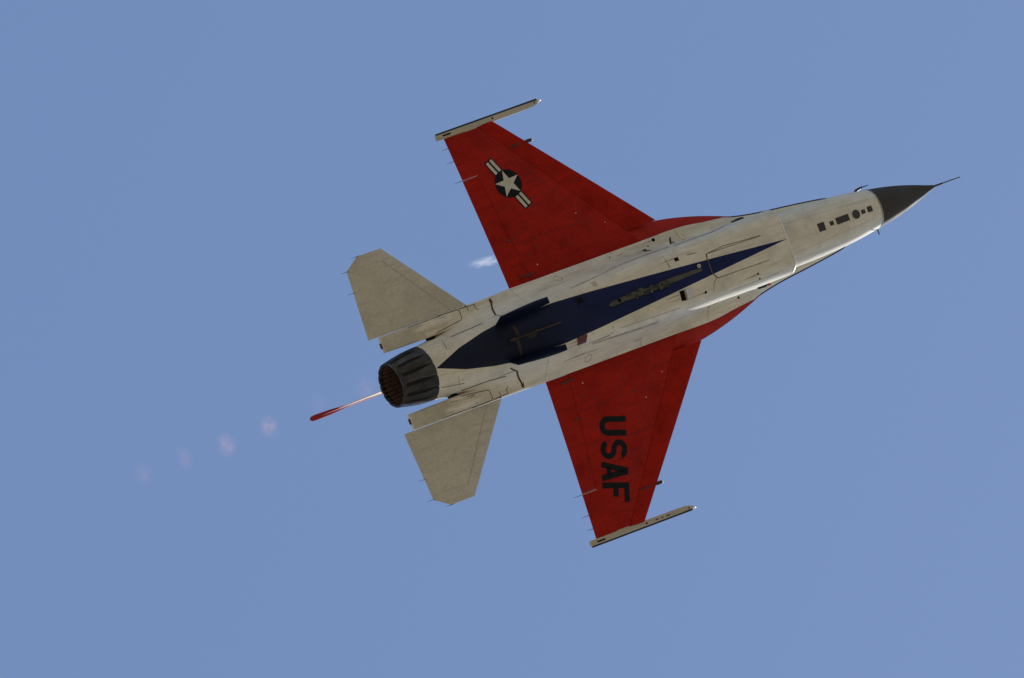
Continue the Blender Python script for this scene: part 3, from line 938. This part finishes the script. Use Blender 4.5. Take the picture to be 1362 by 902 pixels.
# red joint lines at the front of the tail shelves; panels and grime on the shelves
for sgn in (1, -1):
    sh = SHELF[sgn]
    ts = bvh_of([sh, belly])
    drape('shelf_joint', strip([(-.86, sgn * 1.055), (-.90, sgn * .90), (-1.04, sgn * .65)], .034), M['seam_dark'], sh, ts, .006, .003)
    for pts in ([(-2.37, sgn * .72), (-1.70, sgn * .80), (-1.665, sgn * .84), (-1.66, sgn * 1.0), (-1.71, sgn * 1.035), (-2.2, sgn * 1.045)], [(-1.64, sgn * 1.03), (-1.25, sgn * 1.02)], [(-1.45, sgn * 1.02), (-1.46, sgn * .93)], [(-1.27, sgn * 1.02), (-1.27, sgn * .92), (-1.22, sgn * .88)]):
        drape('shelf_panel_seam', strip(pts, .016), M['grimy'], sh, ts, .004, 0)
    for k in range(7):
        x = -1.8 - random.random() * .75
        y = .78 + random.random() * .2
        ln = random.uniform(.08, .28)
        drape('grease_streak', strip([(x, sgn * y), (x - ln, sgn * (y + random.uniform(-.02, .05)))], random.uniform(.012, .03)), M['smudge'], sh, ts, .0035 + .0004 * k, 0)
# raised joint under the left and right strake
for sgn in (1, -1):
    drape('strake_joint', [[(4.15, sgn * .745), (4.12, sgn * .745), (4.03, sgn * 1.05), (4.07, sgn * 1.05)]], M['pale_joint'] if 'pale_joint' in M else M.setdefault('pale_joint', plain('pale_joint_paint', (.78, .70, .52), .5, var=.1)), jet, TB, .012, .008)
# red lamp on the intake side
v, f = polytube([(5.22, .748, -.50), (5.26, .765, -.50), (5.42, .772, -.50), (5.50, .765, -.50), (5.53, .748, -.50)], [.01, .03, .034, .03, .01], 10)
lamp = mesh('intake_light', v, f, M['antenna'], jet)
v, f = polytube([(5.50, .768, -.50), (5.56, .768, -.50), (5.58, .76, -.50)], [.032, .03, .01], 10)
mesh('red_lens', v, f, M['lamp_red'], lamp)
v, f = polytube([(5.22, -.748, -.50), (5.26, -.765, -.50), (5.42, -.772, -.50), (5.50, -.765, -.50), (5.53, -.748, -.50)], [.01, .03, .034, .03, .01], 10)
mesh('intake_light', v, f, M['antenna'], jet)
mesh('lip_fastener', *polytube([(5.93, .52, -1.20), (5.955, .52, -1.205)], [.022, .014], 8), M['cap'], jet)
# blade antennas under the right strake edge
mesh('blade_antenna', *box(5.42, 5.62, -.80, -.785, -.20, -.06), M['antenna'], jet)
mesh('blade_antenna', *polytube([(5.55, -.80, -.12), (5.75, -.805, -.10)], [.02, .008], 6), M['antenna'], jet)

# ------------------------------------------------------------------ air data probes beside the radome
rp = mesh('air_data_probe', *merge([polytube([(8.62, -.445, .02), (8.72, -.50, .04), (8.86, -.525, .05)], [.035, .034, .026], 8), polytube([(8.84, -.525, .05), (9.06, -.525, .05)], [.014, .008], 6), polytube([(8.88, -.50, .05), (8.90, -.57, .06)], [.010, .006], 6)]), M['black'], jet)
mesh('angle_probe', *polytube([(8.78, .45, -.12), (8.77, .56, -.14), (8.76, .585, -.145)], [.018, .013, .005], 6), M['black'], jet)

# ------------------------------------------------------------------ shock diamonds of the exhaust
flame = bpy.data.objects.new('exhaust_flame', None)
COL.objects.link(flame)
flame.matrix_world = jet.matrix_world.copy()
flame['label'] = 'faint row of pink glowing puffs trailing behind the engine nozzle of the jet'
flame['category'] = 'exhaust flame'
def glow(name, x, y, r, e):
    m = bpy.data.materials.new('hot_gas')
    m.use_nodes = True
    n = m.node_tree
    n.nodes.clear()
    tc = nd(n, 'ShaderNodeTexCoord')
    ln = nd(n, 'ShaderNodeVectorMath', operation='LENGTH')
    n.links.new(tc.outputs['Object'], ln.inputs[0])
    f = math_n(n, 'MAXIMUM', math_n(n, 'SUBTRACT', 1.0, ln.outputs['Value']), 0.0)
    mp = nd(n, 'ShaderNodeMapping')
    mp.inputs['Location'].default_value = (x * 1.7, x, 3 * x)
    n.links.new(tc.outputs['Object'], mp.inputs[0])
    nz = ramp(n, noise(n, mp.outputs[0], 1.5, 4, .65), .36, .72)
    f = math_n(n, 'MULTIPLY', math_n(n, 'MULTIPLY', math_n(n, 'POWER', f, 1.3), nz), e)
    em = nd(n, 'ShaderNodeEmission')
    em.inputs[0].default_value = (1.0, .38, .10, 1)
    n.links.new(f, em.inputs[1])
    out = nd(n, 'ShaderNodeOutputMaterial')
    n.links.new(em.outputs[0], out.inputs['Volume'])
    rings = [[(math.cos(p), math.sin(p) * math.cos(q), math.sin(p) * math.sin(q)) for q in np.linspace(0, 2 * math.pi, 17)[:-1]] for p in np.linspace(.05, math.pi - .05, 12)]
    o = mesh(name, *grid_rings(rings), m, flame)
    o.location = (x, y, 0)
    o.scale = (r * (.75 + .25 * math.sin(x * 5)), r, r * (1 + .2 * math.cos(x * 3)))
for x, y, r, e in ((-4.35, -.12, .36, .22), (-5.55, -.15, .32, .18), (-6.86, -.07, .30, 1.25), (-7.97, -.03, .36, .68), (-9.0, -.07, .33, .42), (-10.06, -.06, .36, .2)):
    glow('shock_diamond', x, y, r, e)

# ------------------------------------------------------------------ small far cloud
def build_cloud():
    m = bpy.data.materials.new('cloud_vapour')
    m.use_nodes = True
    n = m.node_tree
    n.nodes.clear()
    tc = nd(n, 'ShaderNodeTexCoord')
    ln = nd(n, 'ShaderNodeVectorMath', operation='LENGTH')
    n.links.new(tc.outputs['Object'], ln.inputs[0])
    f = math_n(n, 'MAXIMUM', math_n(n, 'SUBTRACT', 1.0, ln.outputs['Value']), 0.0)
    nz = ramp(n, noise(n, tc.outputs['Object'], 1.4, 5, .62), .42, .75)
    f = math_n(n, 'MULTIPLY', math_n(n, 'MULTIPLY', f, nz), .17)
    vs_ = nd(n, 'ShaderNodeVolumePrincipled')
    vs_.inputs['Color'].default_value = (.97, .97, .98, 1)
    vs_.inputs['Anisotropy'].default_value = .35
    n.links.new(f, vs_.inputs['Density'])
    out = nd(n, 'ShaderNodeOutputMaterial')
    n.links.new(vs_.outputs[0], out.inputs['Volume'])
    rings = [[(math.cos(p), math.sin(p) * math.cos(q), math.sin(p) * math.sin(q)) for q in np.linspace(0, 2 * math.pi, 25)[:-1]] for p in np.linspace(.03, math.pi - .03, 16)]
    o = mesh('cloud', *grid_rings(rings), m)
    o.location = look @ Vector((-15.0, 44.2, -8000.0))
    o.rotation_euler = (look @ Matrix.Rotation(R(13), 3, 'Z')).to_euler()
    o.scale = (11.0, 3.6, 7)
    o['label'] = 'small white wisp of cloud beside the trailing edge of the upper red wing'
    o['category'] = 'cloud'
build_cloud()
